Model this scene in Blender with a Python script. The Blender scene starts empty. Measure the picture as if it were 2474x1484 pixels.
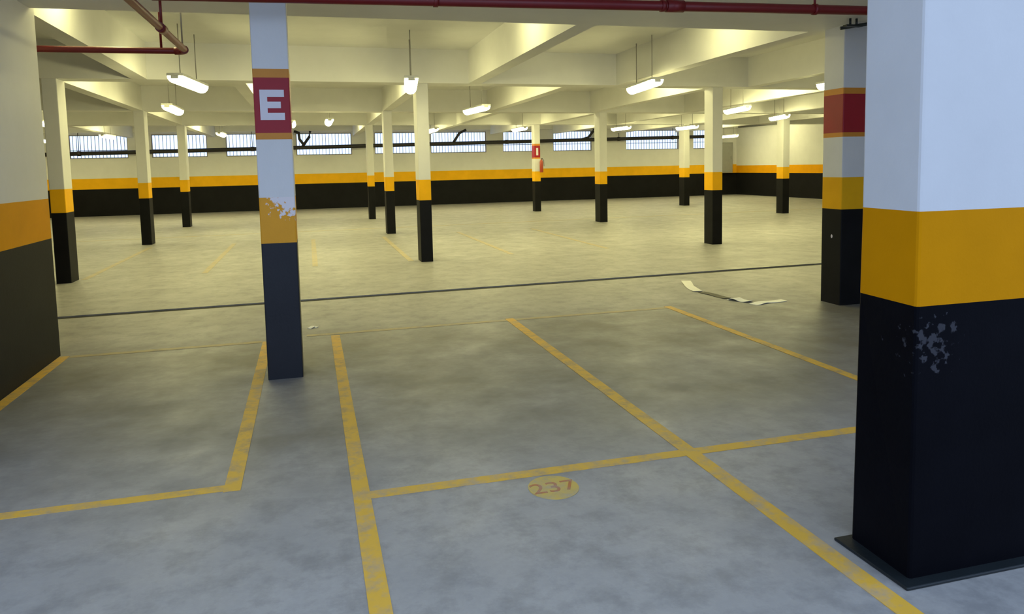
import bpy, bmesh, math, random
from mathutils import Vector, Matrix
random.seed(7)
C = bpy.context.scene.collection
S = bpy.context.scene

# ------------------------------------------------------------------ camera, sky, exposure
def set_camera():
    yaw, pitch, roll = 0.26501382, 0.0904697, -0.02156556
    f = Vector((math.sin(yaw)*math.cos(pitch), math.cos(yaw)*math.cos(pitch), -math.sin(pitch)))
    r = Vector((math.cos(yaw), -math.sin(yaw), 0)); u = r.cross(f)
    c, s = math.cos(roll), math.sin(roll)
    r2 = c*r + s*u; u2 = -s*r + c*u
    cam = bpy.data.cameras.new('camera'); o = bpy.data.objects.new('camera', cam); C.objects.link(o)
    cam.sensor_width = 36; cam.sensor_fit = 'HORIZONTAL'
    cam.lens = 1794.71/2474*36
    cam.shift_y = (564.8-742)/2474
    cam.clip_start = .05; cam.clip_end = 400
    o.matrix_world = Matrix(((r2.x, u2.x, -f.x, 0), (r2.y, u2.y, -f.y, 0), (r2.z, u2.z, -f.z, 1.5), (0, 0, 0, 1)))
    S.camera = o
set_camera()

SKY = (0.54, 0.70, 1.0); SKY_STRENGTH = 1.85
LAMP = (1.0, 0.93, 0.43); LAMP_STRENGTH = 33.0
w = bpy.data.worlds.new('overcast_sky'); S.world = w; w.use_nodes = True
bg = w.node_tree.nodes['Background']
bg.inputs[0].default_value = (*SKY, 1); bg.inputs[1].default_value = SKY_STRENGTH
S.view_settings.view_transform = 'Standard'; S.view_settings.look = 'None'
S.view_settings.gamma = 1; S.view_settings.use_curve_mapping = False
S.view_settings.exposure = 0.0

# ------------------------------------------------------------------ materials
def new_mat(name):
    m = bpy.data.materials.new(name); m.use_nodes = True
    nt = m.node_tree; b = nt.nodes['Principled BSDF']
    return m, nt, b
def node(nt, kind, **kw):
    n = nt.nodes.new(kind)
    for k, v in kw.items():
        if k in n.inputs: n.inputs[k].default_value = v
        else: setattr(n, k, v)
    return n
def mixc(nt, fac, a, b):
    n = nt.nodes.new('ShaderNodeMix'); n.data_type = 'RGBA'
    for idx, v in ((0, fac), (6, a), (7, b)):
        if hasattr(v, 'is_output'): nt.links.new(v, n.inputs[idx])
        else: n.inputs[idx].default_value = v if idx == 0 else (*v, 1)
    return n.outputs[2]
def ramp(nt, src, lo, hi):
    n = nt.nodes.new('ShaderNodeMapRange'); n.inputs[1].default_value = lo; n.inputs[2].default_value = hi
    nt.links.new(src, n.inputs[0]); return n.outputs[0]
def noise(nt, co, scale, detail=4, rough=.6):
    n = node(nt, 'ShaderNodeTexNoise', Scale=scale, Detail=detail, Roughness=rough)
    nt.links.new(co, n.inputs['Vector']); return n.outputs['Fac']
def mathn(nt, op, a, b):
    n = nt.nodes.new('ShaderNodeMath'); n.operation = op
    for i, v in enumerate((a, b)):
        if hasattr(v, 'is_output'): nt.links.new(v, n.inputs[i])
        else: n.inputs[i].default_value = v
    return n.outputs[0]
def bump(nt, b, src, strength, dist):
    n = node(nt, 'ShaderNodeBump', Strength=strength, Distance=dist)
    nt.links.new(src, n.inputs['Height']); nt.links.new(n.outputs[0], b.inputs['Normal'])
def position(nt): return nt.nodes.new('ShaderNodeNewGeometry').outputs['Position']

def paint(name, col, rough=.5, var=.08, nscale=3, bmp=.15, spec=.3, chip_glare=None, chip_glare_col=None, chip_glare_rad=.2, chip_glare_lo=.5):
    """brushed masonry paint: faint mottling, roller relief, optional patch of chips or painted glare round a point (object space)"""
    m, nt, b = new_mat(name)
    b.inputs['Specular IOR Level'].default_value = spec
    co = nt.nodes.new('ShaderNodeTexCoord').outputs['Object']
    n = noise(nt, co, nscale, 5)
    c = mixc(nt, ramp(nt, n, .3, .7), tuple(x*(1-var) for x in col), tuple(min(1, x*(1+var)) for x in col))
    if chip_glare:
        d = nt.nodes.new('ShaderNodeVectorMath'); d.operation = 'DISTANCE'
        nt.links.new(co, d.inputs[0]); d.inputs[1].default_value = chip_glare
        fall = ramp(nt, d.outputs['Value'], chip_glare_rad, 0)
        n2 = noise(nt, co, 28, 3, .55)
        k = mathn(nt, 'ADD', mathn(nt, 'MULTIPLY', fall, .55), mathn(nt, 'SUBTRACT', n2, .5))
        c = mixc(nt, ramp(nt, k, chip_glare_lo-.06, chip_glare_lo), c, chip_glare_col)
    nt.links.new(c, b.inputs['Base Color']); b.inputs['Roughness'].default_value = rough
    bump(nt, b, noise(nt, co, 60, 3), bmp, .004)
    return m
def plain(name, col, rough=.5, metal=0., var=.06):
    m, nt, b = new_mat(name)
    co = nt.nodes.new('ShaderNodeTexCoord').outputs['Object']
    c = mixc(nt, ramp(nt, noise(nt, co, 9), .3, .7), tuple(x*(1-var) for x in col), tuple(min(1, x*(1+var)) for x in col))
    nt.links.new(c, b.inputs['Base Color'])
    b.inputs['Roughness'].default_value = rough; b.inputs['Metallic'].default_value = metal
    return m
def emitter(name, col, strength):
    m, nt, b = new_mat(name)
    b.inputs['Base Color'].default_value = (.8, .8, .78, 1)
    b.inputs['Emission Color'].default_value = (*col, 1); b.inputs['Emission Strength'].default_value = strength
    return m

def concrete_colour(nt, co):
    big = ramp(nt, noise(nt, co, .35, 5, .6), .3, .72)
    mid = ramp(nt, noise(nt, co, 2.2, 6, .65), .25, .75)
    fine = ramp(nt, noise(nt, co, 24, 4, .7), .25, .75)
    c = mixc(nt, big, (.315, .305, .285), (.43, .42, .395))
    c = mixc(nt, mathn(nt, 'MULTIPLY', mid, .65), c, (.25, .24, .22))
    c = mixc(nt, mathn(nt, 'MULTIPLY', fine, .55), c, (.25, .245, .235))
    stain = ramp(nt, noise(nt, co, .8, 7, .75), .60, .74)
    c = mixc(nt, mathn(nt, 'MULTIPLY', stain, .45), c, (.12, .112, .10))
    sep = nt.nodes.new('ShaderNodeSeparateXYZ'); nt.links.new(co, sep.inputs[0])
    bay = mathn(nt, 'MULTIPLY', ramp(nt, sep.outputs[1], 3.2, 4.3), ramp(nt, sep.outputs[1], 7.3, 6.4))   # shade painted into the front row of bays, mixed with tyre dirt
    shade_grime = ramp(nt, noise(nt, co, 1.1, 5, .65), .22, .62)
    c = mixc(nt, mathn(nt, 'MULTIPLY', mathn(nt, 'MULTIPLY', bay, shade_grime), .8), c, (.13, .115, .09))
    c = mixc(nt, mathn(nt, 'MULTIPLY', ramp(nt, noise(nt, co, 5.5, 5, .7), .46, .66), .5), c, (.15, .148, .145))
    return c, mid, fine
def concrete():
    m, nt, b = new_mat('worn_concrete'); co = position(nt)
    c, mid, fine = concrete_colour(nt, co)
    nt.links.new(c, b.inputs['Base Color'])
    nt.links.new(mathn(nt, 'ADD', mathn(nt, 'MULTIPLY', mid, .2), .38), b.inputs['Roughness'])
    bump(nt, b, fine, .12, .003)
    return m
def floor_paint(name, col, wear):
    m, nt, b = new_mat(name); co = position(nt)
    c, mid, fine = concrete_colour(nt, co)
    n = noise(nt, co, 7, 6, .7)
    k = mathn(nt, 'MULTIPLY', ramp(nt, n, .78, .45), 1-wear)
    nt.links.new(mixc(nt, k, c, col), b.inputs['Base Color']); b.inputs['Roughness'].default_value = .55
    bump(nt, b, fine, .1, .002)
    return m

M = {}
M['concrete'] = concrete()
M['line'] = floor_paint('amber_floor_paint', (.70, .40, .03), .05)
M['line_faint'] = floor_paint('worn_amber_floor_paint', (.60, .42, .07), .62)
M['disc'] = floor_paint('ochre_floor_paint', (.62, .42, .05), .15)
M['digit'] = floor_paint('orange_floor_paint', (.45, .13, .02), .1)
M['white'] = paint('white_wall_paint', (.70, .695, .68), .5, .03)
M['ceil'] = paint('white_ceiling_paint', (.76, .755, .73), .6, .05, 1.2)
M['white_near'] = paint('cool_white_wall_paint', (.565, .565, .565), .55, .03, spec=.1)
M['black_cool'] = paint('satin_black_wall_paint', (.011, .012, .016), .42, .2, spec=.3)
M['yellow'] = paint('amber_wall_paint', (.74, .33, .004), .5, .06, spec=.06)
M['black'] = paint('black_wall_paint', (.009, .009, .010), .5, .2, spec=.10)
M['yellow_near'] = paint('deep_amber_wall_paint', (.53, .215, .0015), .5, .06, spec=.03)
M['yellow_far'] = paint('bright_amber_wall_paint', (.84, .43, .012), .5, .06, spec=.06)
M['yellow_glare'] = paint('amber_paint_with_glare', (.74, .33, .008), .42, .06, chip_glare=(.10, .0, 1.32), chip_glare_col=(.78, .72, .72), chip_glare_rad=.24, chip_glare_lo=.30)  # pale patch is painted glare on the band, broken up like wear
M['black_chip'] = paint('chipped_black_paint', (.003, .0032, .005), .5, .2, spec=.03, chip_glare=(.07, .0, .86), chip_glare_col=(.04, .04, .047), chip_glare_rad=.34, chip_glare_lo=.535)
M['orange'] = paint('orange_band_paint', (.62, .25, .03), .45, .06)
M['red'] = paint('red_band_paint', (.33, .012, .022), .42, .08)
M['letter'] = paint('white_letter_paint', (.74, .70, .74), .5, .05)
M['pipe_red'] = plain('red_enamel', (.18, .008, .010), .4)
M['pipe_dark'] = plain('dark_plastic_pipe', (.020, .017, .018), .5)
M['pipe_grey'] = plain('grey_conduit', (.14, .14, .13), .45)
M['conduit'] = plain('dark_green_conduit', (.018, .026, .024), .45)
M['steel'] = plain('galvanised_steel', (.32, .31, .29), .45, .6)
M['bar'] = plain('dark_window_grille', (.06, .05, .055), .5)
M['frame'] = plain('grey_window_frame', (.30, .27, .25), .5)
M['joint'] = plain('bitumen_joint', (.016, .015, .012), .8)
M['housing'] = plain('white_enamel', (.7, .7, .66), .4)
M['lamp'] = emitter('lit_diffuser', LAMP, LAMP_STRENGTH)
M['cabinet'] = plain('grey_sheet_metal', (.27, .27, .25), .45, .1)
M['strip'] = plain('white_plastic_strip', (.85, .84, .76), .4)
M['strip_dark'] = plain('dark_rubber_strip', (.055, .048, .03), .6)
M['kerb'] = paint('black_floor_paint', (.012, .016, .018), .35, .2)
M['extinguisher'] = plain('extinguisher_red', (.36, .05, .02), .35)

# ------------------------------------------------------------------ mesh helpers
def add_box(bm, x0, x1, y0, y1, z0, z1, bev=0., skew=0.):
    """axis box; skew shears y along x for members that follow the garage's slightly turned grid"""
    vs = [bm.verts.new((x, y + skew*x, z)) for x in (x0, x1) for y in (y0, y1) for z in (z0, z1)]
    q = [(0, 1, 3, 2), (4, 6, 7, 5), (0, 4, 5, 1), (2, 3, 7, 6), (0, 2, 6, 4), (1, 5, 7, 3)]
    fs = [bm.faces.new([vs[i] for i in f]) for f in q]
    if bev:
        es = [e for e in {e for f in fs for e in f.edges} if abs(e.verts[0].co.z-e.verts[1].co.z) > 1e-4]
        bmesh.ops.bevel(bm, geom=es, offset=bev, segments=2, affect='EDGES', profile=.5)
def add_box_bev(bm, x0, x1, y0, y1, z0, z1, bev):
    vs = [bm.verts.new((x, y, z)) for x in (x0, x1) for y in (y0, y1) for z in (z0, z1)]
    q = [(0, 1, 3, 2), (4, 6, 7, 5), (0, 4, 5, 1), (2, 3, 7, 6), (0, 2, 6, 4), (1, 5, 7, 3)]
    fs = [bm.faces.new([vs[i] for i in f]) for f in q]
    bmesh.ops.bevel(bm, geom=list({e for f in fs for e in f.edges}), offset=bev, segments=2, affect='EDGES', profile=.5)
def add_tube(bm, pts, r, n=12):
    pts = [Vector(p) for p in pts]; rings = []
    for i, p in enumerate(pts):
        d = (pts[min(i+1, len(pts)-1)] - pts[max(i-1, 0)]).normalized()
        a = d.cross(Vector((0, 0, 1)) if abs(d.z) < .9 else Vector((1, 0, 0))).normalized(); b = d.cross(a)
        k = 1.
        if 0 < i < len(pts)-1:
            c = d.dot((pts[i+1]-p).normalized()); k = 1/max(.5, c)
        rings.append([bm.verts.new(p + r*(math.cos(t)*a + math.sin(t)*b)) for t in [2*math.pi*j/n for j in range(n)]])
    for A, B in zip(rings, rings[1:]):
        for j in range(n):
            f = bm.faces.new((A[j], A[(j+1) % n], B[(j+1) % n], B[j])); f.smooth = True
    bm.faces.new(rings[0][::-1]); bm.faces.new(rings[-1])
def bend(p0, p1, p2, r, k=5):
    """round an elbow at p1"""
    p0, p1, p2 = map(Vector, (p0, p1, p2))
    a = p1 + (p0-p1).normalized()*r; b = p1 + (p2-p1).normalized()*r
    return [((1-t)**2*a + 2*t*(1-t)*p1 + t*t*b) for t in [i/k for i in range(k+1)]]
def obj(name, bm, mat, parent=None, loc=None):
    bmesh.ops.recalc_face_normals(bm, faces=bm.faces)
    me = bpy.data.meshes.new(name); bm.to_mesh(me); bm.free(); me.materials.append(mat)
    return place(name, me, parent, loc)
def place(name, me, parent=None, loc=None):
    o = bpy.data.objects.new(name, me); C.objects.link(o)
    if parent: o.parent = parent
    if loc: o.location = loc
    return o
def box(name, dims, mat, parent=None, bev=0., skew=0.):
    bm = bmesh.new(); add_box(bm, *dims, bev=bev, skew=skew); return obj(name, bm, mat, parent)
def tube(name, pts, r, mat, parent=None, n=12):
    bm = bmesh.new(); add_tube(bm, pts, r, n); return obj(name, bm, mat, parent)
def thing(name, label, cat, loc=(0, 0, 0), group=None):
    o = bpy.data.objects.new(name, None); C.objects.link(o); o.location = loc; o.empty_display_size = .2
    o['label'] = label; o['category'] = cat
    if group: o['group'] = group
    return o
def tag(o, label, cat, group=None):
    o['label'] = label; o['category'] = cat
    if group: o['group'] = group
    return o
def structure(o, label=None):
    o['kind'] = 'structure'
    if label: o['label'] = label
    return o

# ------------------------------------------------------------------ heights and plan
BLACK, YEL, BEAM, SLAB = .99, 1.317, 2.83, 3.35
BACK = 30.2; RIGHT = 18.9; LEFT = -9.6

# floor: one slab with a recessed expansion joint running across it
JS, JC = .033, 8.86                       # joint line y = JC + JS*x
bm = bmesh.new()
def yj(x, d): return JC + JS*x + d
prof = [(None, -9.0, 0), ('j', -.08, 0), ('j', -.08, -.05), ('j', .08, -.05), ('j', .08, 0), (None, BACK, 0), (None, BACK, -.25), (None, -9.0, -.25)]
rows = []
for x in (LEFT, RIGHT):
    rows.append([bm.verts.new((x, yj(x, d) if k else d, z)) for k, d, z in prof])
n = len(prof)
for i in range(n): bm.faces.new((rows[0][i], rows[0][(i+1) % n], rows[1][(i+1) % n], rows[1][i]))
bm.faces.new(rows[0]); bm.faces.new(rows[1][::-1])
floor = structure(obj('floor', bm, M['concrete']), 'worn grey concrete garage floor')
box('floor_joint', (LEFT, RIGHT, JC-.08, JC+.08, -.05, -.014), M['joint'], floor, skew=JS)

def line_x(name, x, y0, y1, wd=.078, mat='line', z=.0025): return box(name, (x-wd/2, x+wd/2, y0, y1, 0, z), M[mat], floor)
def line_y(name, y, x0, x1, wd=.078, mat='line', z=.0022, skew=0.): return box(name, (x0, x1, y-wd/2, y+wd/2, 0, z), M[mat], floor, skew=skew)
line_x('parking_line', -.415, 3.62, 6.82)
line_x('parking_line', .172, 1.0, 6.85)
line_x('parking_line', 1.85, 1.0, 7.0, .085)
line_x('parking_line', 3.57, 3.38, 7.0)
line_x('parking_line', -2.025, .6, 6.85, .08)
line_y('parking_line', 3.375, .21, 4.2)
line_y('parking_line', 3.665, -1.98, -.38, .07)
line_y('parking_line', 6.82, -1.98, -.46, .08, 'line_faint')
line_y('parking_line', 6.93, -.08, 3.53, .08, 'line_faint')
for x, y0, y1 in ((-3.19, 11.9, 16.6), (-1.57, 11.9, 16.6), (.04, 12.0, 16.8), (1.55, 12.0, 16.6), (3.3, 12.2, 17), (5.1, 12.3, 17)):
    line_x('parking_line', x, y0, y1, .085, 'line_faint')
line_y('parking_line', 19.05, LEFT, RIGHT, .1, 'line_faint', skew=.03)
# bay number disc
bm = bmesh.new()
ring = [bm.verts.new((1.04+.118*math.cos(t), 3.19+.128*math.sin(t), z)) for z in (0, .0028) for t in [2*math.pi*i/40 for i in range(40)]]
bm.faces.new(ring[40:]); bm.faces.new(ring[:40][::-1])
for i in range(40): bm.faces.new((ring[i], ring[(i+1) % 40], ring[40+(i+1) % 40], ring[40+i]))
marker = obj('bay_marker', bm, M['disc'], floor)
cu = bpy.data.curves.new('digits', 'FONT'); cu.body = '237'; cu.size = .15; cu.align_x = 'CENTER'; cu.align_y = 'CENTER'; cu.extrude = .0006
to = bpy.data.objects.new('digits_source', cu); C.objects.link(to)
bpy.context.view_layer.update()
me = bpy.data.meshes.new_from_object(to.evaluated_get(bpy.context.evaluated_depsgraph_get()))
bpy.data.objects.remove(to); me.materials.append(M['digit'])
place('bay_number', me, marker, (1.04, 3.185, .0034))

# ceiling slab with its downstand beams as pieces
ceil = structure(box('ceiling', (LEFT, RIGHT, 2.9, BACK+.2, SLAB, SLAB+.25), M['ceil']), 'white painted concrete ceiling slab')
ntrim = 0
def beam(o, label):
    global ntrim
    ntrim += 1; o.name = 'trim_%d' % ntrim; return structure(o, label)
def cross_beam(y0, y1, skew=0., z=BEAM): return beam(box('trim', (LEFT, RIGHT, y0, y1, z, SLAB), M['ceil'], skew=skew), 'white cross beam under the ceiling, number %d going back' % (ntrim+1))
beam(box('trim', (-2.37, RIGHT+.2, 2.06, 2.37, SLAB, SLAB+.3), M['ceil']), 'white entrance beam over the big near pillar')
cross_beam(5.0, 6.8)
B2 = (11.66, 12.02, .036); B3 = (17.46, 17.86, .068); B4 = (22.58, 22.98, .068)
for a in (B2, B3, B4): cross_beam(*a)
beam(box('trim', (LEFT, RIGHT, BACK-.22, BACK, 3.02, SLAB), M['ceil']), 'white edge beam along the top of the rear wall')
bays = [((6.8, 0), (B2[0], B2[2]), (-4.9, -2.13, .2, 2.53, 5.1, 7.7, 10.3, 13.0)),
        ((B2[1], B2[2]), (B3[0], B3[2]), (-6.1, -3.3, -.85, 1.72, 4.26, 7.0, 9.75, 12.8, 15.6)),
        ((B3[1], B3[2]), (B4[0], B4[2]), (-6.1, -3.3, -.85, 1.75, 4.5, 7.3, 10, 12.9, 15.7)),
        ((B4[1], B4[2]), (BACK-.22, 0), (-6.1, -3.3, -.85, 1.75, 4.5, 7.3, 10, 12.9, 15.7))]
beam_x = []
for (ya, sa), (yb, sb), xs in bays:
    for x in xs:
        if ya < 8 and x == .2: continue
        x0, x1 = (x-.2, x) if x < 0 else (x, x+.2)
        bm = bmesh.new()
        ys = [ya+sa*x0, yb+sb*x0, ya+sa*x1, yb+sb*x1]
        add_box(bm, x0, x1, 0, 1, BEAM+.002, SLAB)
        for v in bm.verts:
            s, b_ = (sa, ya) if v.co.y < .5 else (sb, yb)
            v.co.y = b_ + s*v.co.x
        beam(obj('trim', bm, M['ceil']), 'white lengthwise beam between two cross beams')
        beam_x.append((x0, x1, ya, yb))
def soffit(x, y):
    for a in (B2, B3, B4):
        if a[0]+a[2]*x-.02 < y < a[1]+a[2]*x+.02: return BEAM
    if y < 6.82: return BEAM
    for x0, x1, ya, yb in beam_x:
        if x0-.02 < x < x1+.02 and ya < y < yb: return BEAM+.002
    return SLAB

# walls with their painted bands
def banded_wall(name, x0, x1, y0, y1, top=SLAB, label=None):
    o = structure(box(name, (x0, x1, y0, y1, YEL, top), M['white']), label)
    box('black_band', (x0, x1, y0, y1, 0, BLACK), M['black'], o)
    box('yellow_band', (x0, x1, y0, y1, BLACK, YEL), M['yellow'], o)
    return o
SILL, HEAD = 2.1, 2.96
WIN = [(-8.29, -6.35), (-5.56, -3.63), (-2.97, -.95), (-.41, 1.71), (2.6, 4.35), (4.85, 7.18), (7.89, 9.5), (10.1, 11.85), (13.45, 15.99), (16.71, 17.75)]
bm = bmesh.new()
BT = .2
add_box(bm, LEFT, RIGHT+.2, BACK, BACK+BT, YEL+.06, SILL); add_box(bm, LEFT, RIGHT+.2, BACK, BACK+BT, HEAD, SLAB)
xs = [LEFT] + [v for p in WIN for v in p] + [RIGHT+.2]
for a, b in zip(xs[::2], xs[1::2]): add_box(bm, a, b, BACK, BACK+BT, SILL, HEAD)
wall_back = structure(obj('wall_back', bm, M['white']), 'white rear wall with amber stripe and black dado under windows')
box('black_band', (LEFT, RIGHT+.2, BACK, BACK+BT, 0, BLACK), M['black'], wall_back)
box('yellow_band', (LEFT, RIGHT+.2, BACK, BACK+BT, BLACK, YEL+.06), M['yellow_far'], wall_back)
banded_wall('wall_right', RIGHT, RIGHT+.2, 2.06, BACK, label='white right wall with amber stripe and black dado')
banded_wall('wall_left', LEFT-.2, LEFT, 6.9, BACK, label='white far left wall with amber stripe and black dado')
banded_wall('wall_side', -2.37, -2.07, 4.2, 6.9, label='near left wall end with broad amber stripe over black dado')
banded_wall('wall_front', LEFT-.2, -2.37, 6.6, 6.9, label='inner wall to the left of the near wall end')

# windows: frame + single grille bars
bar_me = None
for i, (x0, x1) in enumerate(WIN):
    bm = bmesh.new(); t = .035
    add_box(bm, x0, x1, BACK+.06, BACK+.11, SILL, SILL+t); add_box(bm, x0, x1, BACK+.06, BACK+.11, HEAD-t, HEAD)
    add_box(bm, x0, x0+t, BACK+.06, BACK+.11, SILL+t, HEAD-t); add_box(bm, x1-t, x1, BACK+.06, BACK+.11, SILL+t, HEAD-t)
    wn = structure(obj('window_%d' % (i+1), bm, M['frame']), 'barred high window opening %d from the left in rear wall' % (i+1))
    box('grille_rail', (x0+t, x1-t, BACK+.075, BACK+.095, SILL+.29, SILL+.31), M['bar'], wn)
    k = max(6, round((x1-x0)/.125))
    for j in range(1, k):
        if bar_me is None:
            bm = bmesh.new(); add_box(bm, -.008, .008, -.008, .008, 0, HEAD-SILL-2*t); bmesh.ops.recalc_face_normals(bm, faces=bm.faces)
            bar_me = bpy.data.meshes.new('grille_bar'); bm.to_mesh(bar_me); bm.free(); bar_me.materials.append(M['bar'])
        place('grille_bar', bar_me, wn, (x0+(x1-x0)*j/k, BACK+.085, SILL+t))

# ------------------------------------------------------------------ columns
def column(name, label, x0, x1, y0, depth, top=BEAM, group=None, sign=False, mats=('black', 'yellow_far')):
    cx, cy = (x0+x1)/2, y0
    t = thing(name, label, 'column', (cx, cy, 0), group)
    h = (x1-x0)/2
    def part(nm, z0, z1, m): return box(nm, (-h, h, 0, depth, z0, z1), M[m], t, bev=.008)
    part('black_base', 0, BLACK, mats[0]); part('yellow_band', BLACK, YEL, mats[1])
    if sign:
        part('shaft', YEL, 1.725, 'white'); part('orange_stripe', 1.725, 1.77, 'orange'); part('red_band', 1.77, 2.155, 'red')
        part('orange_stripe', 2.155, 2.215, 'orange'); part('shaft', 2.215, top, 'white')
    else: part('shaft', YEL, top, 'white')
    return t
FAR = 'slim banded columns in the hall'
column('column', 'slim banded column furthest left, beside the near left wall end', -3.46, -3.27, 11.59, .36, group=FAR)
column('column', 'banded column second from the left, in front of the leftmost windows', -3.48, -3.28, 17.24, .36, group=FAR)
column('column', 'small far column third from the left, just left of the E column', -3.455, -3.25, 22.40, .36, group=FAR)
column('column', 'thinnest far column, left of a close trio right of the E column', 1.72, 1.91, 22.66, .36, group=FAR)
column('column', 'middle column of the close trio right of the E column', 1.71, 1.905, 17.32, .36, group=FAR)
column('column', 'nearest and tallest column of the trio right of the E column', 1.69, 1.88, 11.80, .36, group=FAR)
colI = column('column', 'banded column between the red-signed far column and the larger right column', 7.28, 7.485, 18.01, .36, group=FAR)
column('column', 'short far column just left of the larger right column', 12.62, 12.83, 23.45, .36, group=FAR)
column('column', 'larger right column with orange band standing left of the grey cabinet', 7.05, 7.25, 12.04, .30, group=FAR)
column('column', 'banded column right of the grey cabinet, before the right wall', 12.93, 13.14, 18.29, .30, group=FAR)
colH = column('column', 'far column with a red sign band, at the middle of the rear wall', 7.17, 7.37, 23.40, .30, group=FAR, sign=True)
box('sign_panel', (-.04, .03, -.006, 0, 1.84, 2.08), M['letter'], colH)
colE = column('column', 'nearest free column with white letter E on a red band', -.345, -.10, 5.53, .36, sign=True, mats=('black_cool', 'yellow_glare'))
bm = bmesh.new()
add_box(bm, -.082, -.032, -.005, 0, 1.86, 2.07)
for z0, z1, x1 in ((2.02, 2.07, .082), (1.942, 1.988, .058), (1.86, 1.91, .082)): add_box(bm, -.032, x1, -.005, 0, z0, z1)
obj('letter', bm, M['letter'], colE)
colM = column('column', 'right column with red band, half hidden behind the big near pillar', 5.215, 5.85, 6.40, .30, sign=True)
bm = bmesh.new()
v = [bm.verts.new((-.3185, .14+.014*math.cos(a), .705+.02*math.sin(a))) for a in [i*math.pi/5 for i in range(10)]]
c0 = bm.verts.new((-.3225, .14, .705))
for i in range(10): bm.faces.new((v[i], v[(i+1) % 10], c0))
obj('wall_plug', bm, M['letter'], colM)['label'] = 'small white plug'
# big near pillar
pil = thing('pillar', 'huge near pillar at right, white over broad amber band and chipped black base', 'pillar', (1.99, 2.06, 0))
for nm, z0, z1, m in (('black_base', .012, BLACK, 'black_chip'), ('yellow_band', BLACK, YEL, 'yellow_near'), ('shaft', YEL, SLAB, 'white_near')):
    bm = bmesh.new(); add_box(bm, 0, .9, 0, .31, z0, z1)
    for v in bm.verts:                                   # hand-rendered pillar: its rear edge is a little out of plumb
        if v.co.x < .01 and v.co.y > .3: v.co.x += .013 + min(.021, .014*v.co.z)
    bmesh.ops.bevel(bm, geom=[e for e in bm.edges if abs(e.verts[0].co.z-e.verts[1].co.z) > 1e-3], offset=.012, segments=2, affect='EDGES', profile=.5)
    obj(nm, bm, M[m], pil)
bm = bmesh.new()
add_box_bev(bm, -.05, .95, -.045, .33, 0, .012, .004); obj('painted_kerb', bm, M['kerb'], pil)
structure(box('wall_entrance', (5.2, RIGHT+.2, 2.06, 2.36, 0, SLAB), M['white']), 'unseen front wall beyond the big near pillar')  # unseen wall added to keep sky light off the right side

# ------------------------------------------------------------------ lamps
def lamp(x, y, label, z=2.62, ln=1.25, rz=0.):
    t = thing('batten_light', label, 'light', (x, y, z), 'fluorescent battens hung under the ceiling'); t.rotation_euler.z = rz
    h = ln/2; wd = .09
    for nm, me, loc in lamp_parts(h, wd): place(nm, me, t, loc)
    for s in (-1, 1):
        px, py = x - math.sin(rz)*s*h*.6, y + math.cos(rz)*s*h*.6
        tube('hanger_rod', [(0, s*h*.6, .10), (0, s*h*.6, soffit(px, py)-z)], .006, M['steel'], t, 6)
_lps = {}
def lamp_parts(h, wd):
    _lp = _lps.setdefault((h, wd), [])
    if not _lp:
        bm = bmesh.new(); N = 9; rows = [[bm.verts.new((wd*math.cos(a), yy, .065-wd*math.sin(a))) for a in [math.pi*i/N for i in range(N+1)]] for yy in (-h+.012, h-.012)]
        for i in range(N): bm.faces.new((rows[0][i], rows[0][i+1], rows[1][i+1], rows[1][i])).smooth = True
        bm.faces.new(rows[0]); bm.faces.new(rows[1][::-1]); bm.faces.new((rows[0][0], rows[1][0], rows[1][N], rows[0][N])); bmesh.ops.recalc_face_normals(bm, faces=bm.faces)
        a = bpy.data.meshes.new('diffuser'); bm.to_mesh(a); bm.free(); a.materials.append(M['lamp'])
        bm = bmesh.new(); add_box_bev(bm, -wd*1.05, wd*1.05, -h, h, .066, .10, .006); bmesh.ops.recalc_face_normals(bm, faces=bm.faces)
        b = bpy.data.meshes.new('housing'); bm.to_mesh(b); bm.free(); b.materials.append(M['housing'])
        bm = bmesh.new(); add_box_bev(bm, -wd*.5, wd*.5, -.011, .011, .03, .066, .004); bmesh.ops.recalc_face_normals(bm, faces=bm.faces)
        c = bpy.data.meshes.new('end_cap'); bm.to_mesh(c); bm.free(); c.materials.append(M['housing'])
        _lp.extend([('diffuser', a, None), ('housing', b, None), ('end_cap', c, (0, -h+.001, 0)), ('end_cap', c, (0, h-.001, 0))])
    return _lp
lamp(-1.44, 10.53, 'big lit batten light under the ceiling left of the E column', rz=-0.12)
lamp(1.44, 10.53, 'lit batten light high above the trio of columns', rz=-0.12)
lamp(4.93, 10.40, 'longest lit batten light, left of the larger right column', rz=-0.13)
lamp(7.9, 9.6, 'lit batten light hidden behind the big near pillar')
lamp(10.4, 9.6, 'lit batten light far right, hidden behind the big near pillar')
lamp(-2.32, 14.81, 'round-looking lit light under the big left batten light')
lamp(3.34, 14.87, 'lit batten light above the windows right of the column trio', rz=0.1)
lamp(9.35, 14.94, 'broad lit batten light directly right of the larger right column', rz=-0.2)
lamp(12.27, 17.55, 'lit batten light touching the top of the column before the right wall', rz=-0.3)
lamp(-.34, 19.38, 'lit light peeping out right beside the letter E column')
lamp(.54, 18.63, 'lit light hanging over the dark pipe branches right of the E column')
lamp(-5.6, 18.85, 'upper of two tiny lights beside the near left wall end')
lamp(-8.3, 28.0, 'lower of two tiny lights beside the near left wall end')
lamp(-5.8, 25.06, 'small lit light in front of the leftmost window')
lamp(-2.51, 24.4, 'small lit light left of the E column, between two windows')
lamp(3.76, 22.96, 'small lit light just right of the tallest trio column')
lamp(6.46, 22.64, 'small lit light just left of the red-signed far column')
lamp(9.9, 22.63, 'small lit light right of the column in mid right')
lamp(12.18, 22.44, 'small lit light left beside the larger right column')
lamp(17.14, 28.0, 'small lit light above the grey cabinet', z=2.53)

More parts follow.
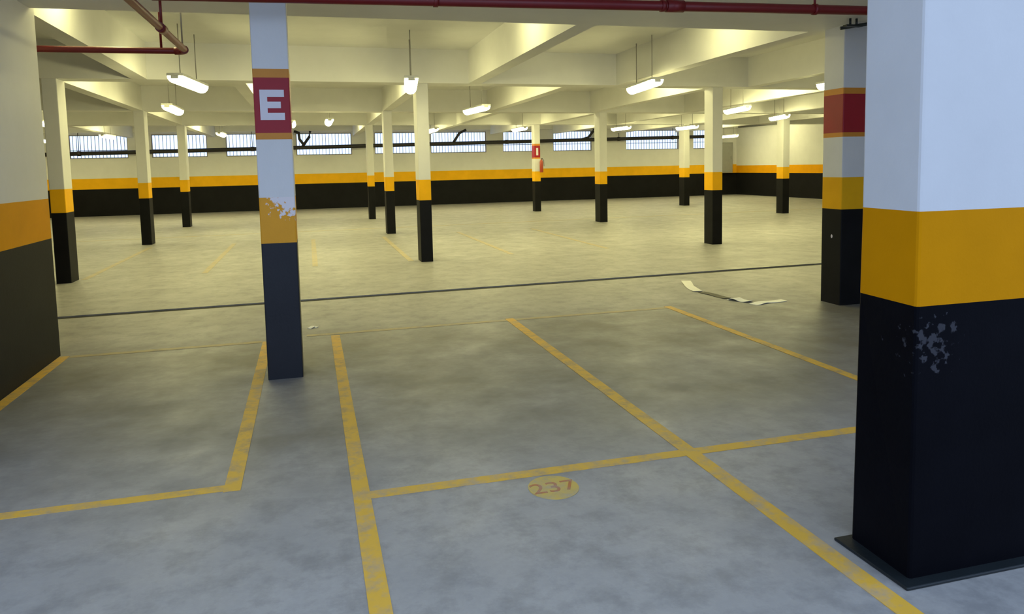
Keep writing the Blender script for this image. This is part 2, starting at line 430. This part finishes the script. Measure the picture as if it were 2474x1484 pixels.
HID = 'ceiling battens tucked behind the cross beams'
rows = (('first', [(-1.75, 7.6, .3), (1.95, 8.2, .3), (4.48, 8.3, .3)]),
        ('second', [(x, 13.1+.05*x, .6) for x in (-2.5, -.4, 1.2, 3.3, 5.0, 6.3, 8.0, 9.2, 10.9, 12.2, 14.0)]),  # inferred row, filled in with extra unseen lamps to brighten the next beam
        ('third', [(x, 19.0+.05*x, .6) for x in (-4.7, -2.1, .2, 3.2, 5.9, 8.7, 11.5, 14.4, 17.0)]),
        ('fourth', [(x, 25.4+.05*x, .6) for x in (-7.6, -5.0, -4.2, -2.95, -1.5, .1, 1.1, 2.5, 3.6, 5.2, 6.4, 8.0, 9.3, 10.6, 11.5, 13.6, 15.0, 16.4, 17.8)]))  # row packed with added unseen lamps to brighten the rear wall
for rank, spots in rows:
    for x, y, h in spots:
        t = thing('batten_light', 'unseen batten light on the ceiling slab, tucked behind the %s cross beam' % rank, 'light', (x, y, SLAB-.1), HID+', row '+rank)
        for nm, me, loc in lamp_parts(h, .09): place(nm, me, t, loc)

# ------------------------------------------------------------------ pipes
p = thing('sprinkler_pipe', 'long red sprinkler pipe across the upper right, ending at the big pillar', 'pipe', (0, 0, 0))
def prz(x): return 2.641+.0145*(x-.33)
tube('pipe_run', [(-.9, 5.2, prz(-.9)), (6.4, 5.2, prz(6.4))], .037, M['pipe_red'], p, 16)
for x in (2.72, 5.6): tube('coupling', [(x-.07, 5.2, prz(x-.07)), (x+.07, 5.2, prz(x+.07))], .046, M['pipe_red'], p, 16)
for x in (2.62, 3.95, .9):
    tube('hanger_rod', [(x, 5.2, prz(x)+.03), (x, 5.2, BEAM)], .010, M['pipe_red'], p, 8)
    tube('clamp', [(x-.015, 5.2, prz(x-.015)), (x+.015, 5.2, prz(x+.015))], .044, M['pipe_red'], p, 16)
p = thing('sprinkler_pipe', 'red L-shaped sprinkler pipe at upper left, turning behind the left wall', 'pipe', (0, 0, 0))
ex, ey, ez = -.975, 7.06, 2.555
tube('pipe_run', [(-7.0, ey, ez-.02)] + bend((-3, ey, ez-.01), (ex, ey, ez), (ex, 4, ez), .06) + [(ex-.02, 5.2, ez+.0), (ex-.05, 2.0, ez)], .027, M['pipe_red'], p, 14)
tube('elbow_fitting', bend((ex-.3, ey, ez), (ex, ey, ez), (ex, ey-.3, ez), .09), .034, M['pipe_red'], p, 14)
tube('tee_fitting', [(ex-.01, 5.93, ez), (ex-.008, 6.06, ez)], .035, M['pipe_red'], p, 14)
tube('hanger_rod', [(ex-.009, 6.0, ez+.02), (ex-.009, 6.0, BEAM)], .010, M['pipe_red'], p, 8)
tube('hanger_rod', [(-1.17, ey, ez+.02), (-1.17, ey, SLAB)], .010, M['pipe_red'], p, 8)
tube('hanger_rod', [(-1.0, ey, ez+.02), (-1.0, ey, SLAB)], .007, M['steel'], p, 8)

d = thing('drain_pipe', 'dark drain pipe running the length of the rear wall across the windows', 'pipe', (0, 0, 0))
Y = 29.95
def dz(x): return 2.28+(x+8.11)*.01415
tube('pipe_run', [(-9.3, Y, dz(-9.3)), (17.1, Y, dz(17.1))], .075, M['pipe_dark'], d, 12)
for pts in ([(-.2, Y, dz(-.2)), (.1, Y, 2.80), (.14, Y, 3.02)], [(-.12, Y, 2.50), (-.27, Y, 2.72), (-.29, Y, 2.96), (-.46, Y, 3.02)],
            [(5.72, Y, dz(5.72)), (6.0, Y, 2.89), (6.28, Y, 3.02)], [(11.2, Y, dz(11.2)), (11.6, Y, 2.66), (11.82, Y, 2.92), (11.84, Y, 3.02)]):
    tube('branch', pts, .055, M['pipe_dark'], d, 10)
for x in (-7.9, -2.0, 3.2, 8.0, 13.0, 15.56):
    tube('hanger', [(x, Y, dz(x)+.06), (x, Y, 3.02)], .012, M['pipe_dark'], d, 6)
    tube('collar', [(x-.06, Y, dz(x)), (x+.06, Y, dz(x))], .088, M['pipe_dark'], d, 12)

t = tag(tube('wall_pipe', [(RIGHT-.07, 14.0, 2.98), (RIGHT-.07, BACK-.3, 3.06)], .055, M['pipe_grey']), 'grey pipe high along the right wall beyond the red-banded column', 'pipe')
c = thing('conduit', 'dark conduit under the ceiling beam between the half-hidden right column and the big pillar', 'conduit', (0, 0, 0))
tube('conduit_run', [(5.08, 6.30, 2.775), (5.33, 6.20, 2.808), (6.6, 5.9, 2.812)], .017, M['conduit'], c, 10)
for x, y in ((5.03, 6.1), (5.10, 6.1)): tube('hanger_rod', [(x, y, 2.77 if x < 5.05 else 2.758), (x, y, BEAM)], .011, M['conduit'], c, 8)
bm = bmesh.new(); add_box_bev(bm, 4.97, 5.15, 6.07, 6.13, 2.752, 2.77, .003); obj('bracket', bm, M['conduit'], c)

# ------------------------------------------------------------------ cabinet, extinguisher, litter
k = thing('cabinet', 'grey metal cabinet on the rear wall right of the larger right column', 'cabinet', (18.2, BACK-.024, 1.0))
bm = bmesh.new(); add_box_bev(bm, -.33, .33, -.26, 0, 0, 1.36, .008); obj('body', bm, M['cabinet'], k)
bm = bmesh.new(); add_box_bev(bm, -.30, .30, -.278, -.26, .03, 1.33, .005); dr = obj('door', bm, M['cabinet'], k)
bm = bmesh.new(); add_box_bev(bm, .22, .245, -.30, -.278, .6, .74, .004); obj('handle', bm, M['steel'], dr)
e = thing('fire_extinguisher', 'small red fire extinguisher on the red-signed far column', 'extinguisher', (7.385, 23.36, 1.28))
prof = [(0, 0), (.05, 0), (.058, .012), (.058, .34), (.045, .385), (.018, .41), (.018, .43), (0, .43)]
bm = bmesh.new(); rr = [[bm.verts.new((r*math.cos(a)+.0, r*math.sin(a)-.02, z)) for a in [2*math.pi*i/14 for i in range(14)]] for r, z in prof[1:-1]]
for A, B in zip(rr, rr[1:]):
    for i in range(14): bm.faces.new((A[i], A[(i+1) % 14], B[(i+1) % 14], B[i])).smooth = True
bm.faces.new(rr[0][::-1]); bm.faces.new(rr[-1]); obj('cylinder', bm, M['extinguisher'], e)
bm = bmesh.new(); add_box_bev(bm, -.012, .05, -.03, -.01, .43, .46, .004); obj('valve_handle', bm, M['pipe_dark'], e)
tube('hose', [(.02, -.03, .44), (.075, -.04, .40), (.08, -.04, .2)], .009, M['pipe_dark'], e, 8)
box('wall_bracket', (-.02, .02, .036, .045, .1, .3), M['steel'], e)

def ribbon(name, pts, wd, label, mat, th=.004, wave=.008, group=None):
    """strip of plastic lying on the floor, slightly curled"""
    bm = bmesh.new(); P = [Vector((x, y, 0)) for x, y in pts]
    fine = []
    for a, b in zip(P, P[1:]): fine += [a.lerp(b, i/6) for i in range(6)]
    fine.append(P[-1]); rows = []
    for i, p_ in enumerate(fine):
        dd = (fine[min(i+1, len(fine)-1)]-fine[max(i-1, 0)]).normalized(); nrm = Vector((-dd.y, dd.x, 0))
        z = wave*(.5-.5*math.cos(i*.7)); k_ = wd*(.95+.05*math.sin(i*.9))
        rows.append([bm.verts.new(p_+nrm*s*k_/2+Vector((0, 0, z+h))) for s, h in ((-1, 0), (1, 0), (1, th), (-1, th))])
    for A, B in zip(rows, rows[1:]):
        for j in range(4): bm.faces.new((A[j], A[(j+1) % 4], B[(j+1) % 4], B[j]))
    bm.faces.new(rows[0]); bm.faces.new(rows[-1][::-1])
    return tag(obj(name, bm, M[mat]), label, 'strip', group)
ribbon('plastic_strip', [(4.57, 8.45), (4.40, 8.05), (4.31, 7.68)], .12, 'white plastic strip nearest the dark floor joint', 'strip')
ribbon('rubber_strip', [(4.33, 7.64), (4.36, 7.4), (4.38, 7.16)], .10, 'dark strip on the floor between two pale strips', 'strip_dark', wave=.004)
ribbon('plastic_strip', [(4.40, 7.13), (4.43, 7.03), (4.50, 6.90)], .13, 'crumpled pale plastic scrap at the end of the dark strip', 'strip', wave=.02)
ribbon('plastic_strip', [(4.44, 6.76), (4.62, 6.82), (4.86, 6.83)], .11, 'white plastic strip lying on its own nearest the right column', 'strip')
ribbon('paper_scrap', [(-.06, 7.24), (-.01, 7.28), (.03, 7.27)], .05, 'tiny pale scrap on the floor right behind the E column', 'strip', wave=.012)
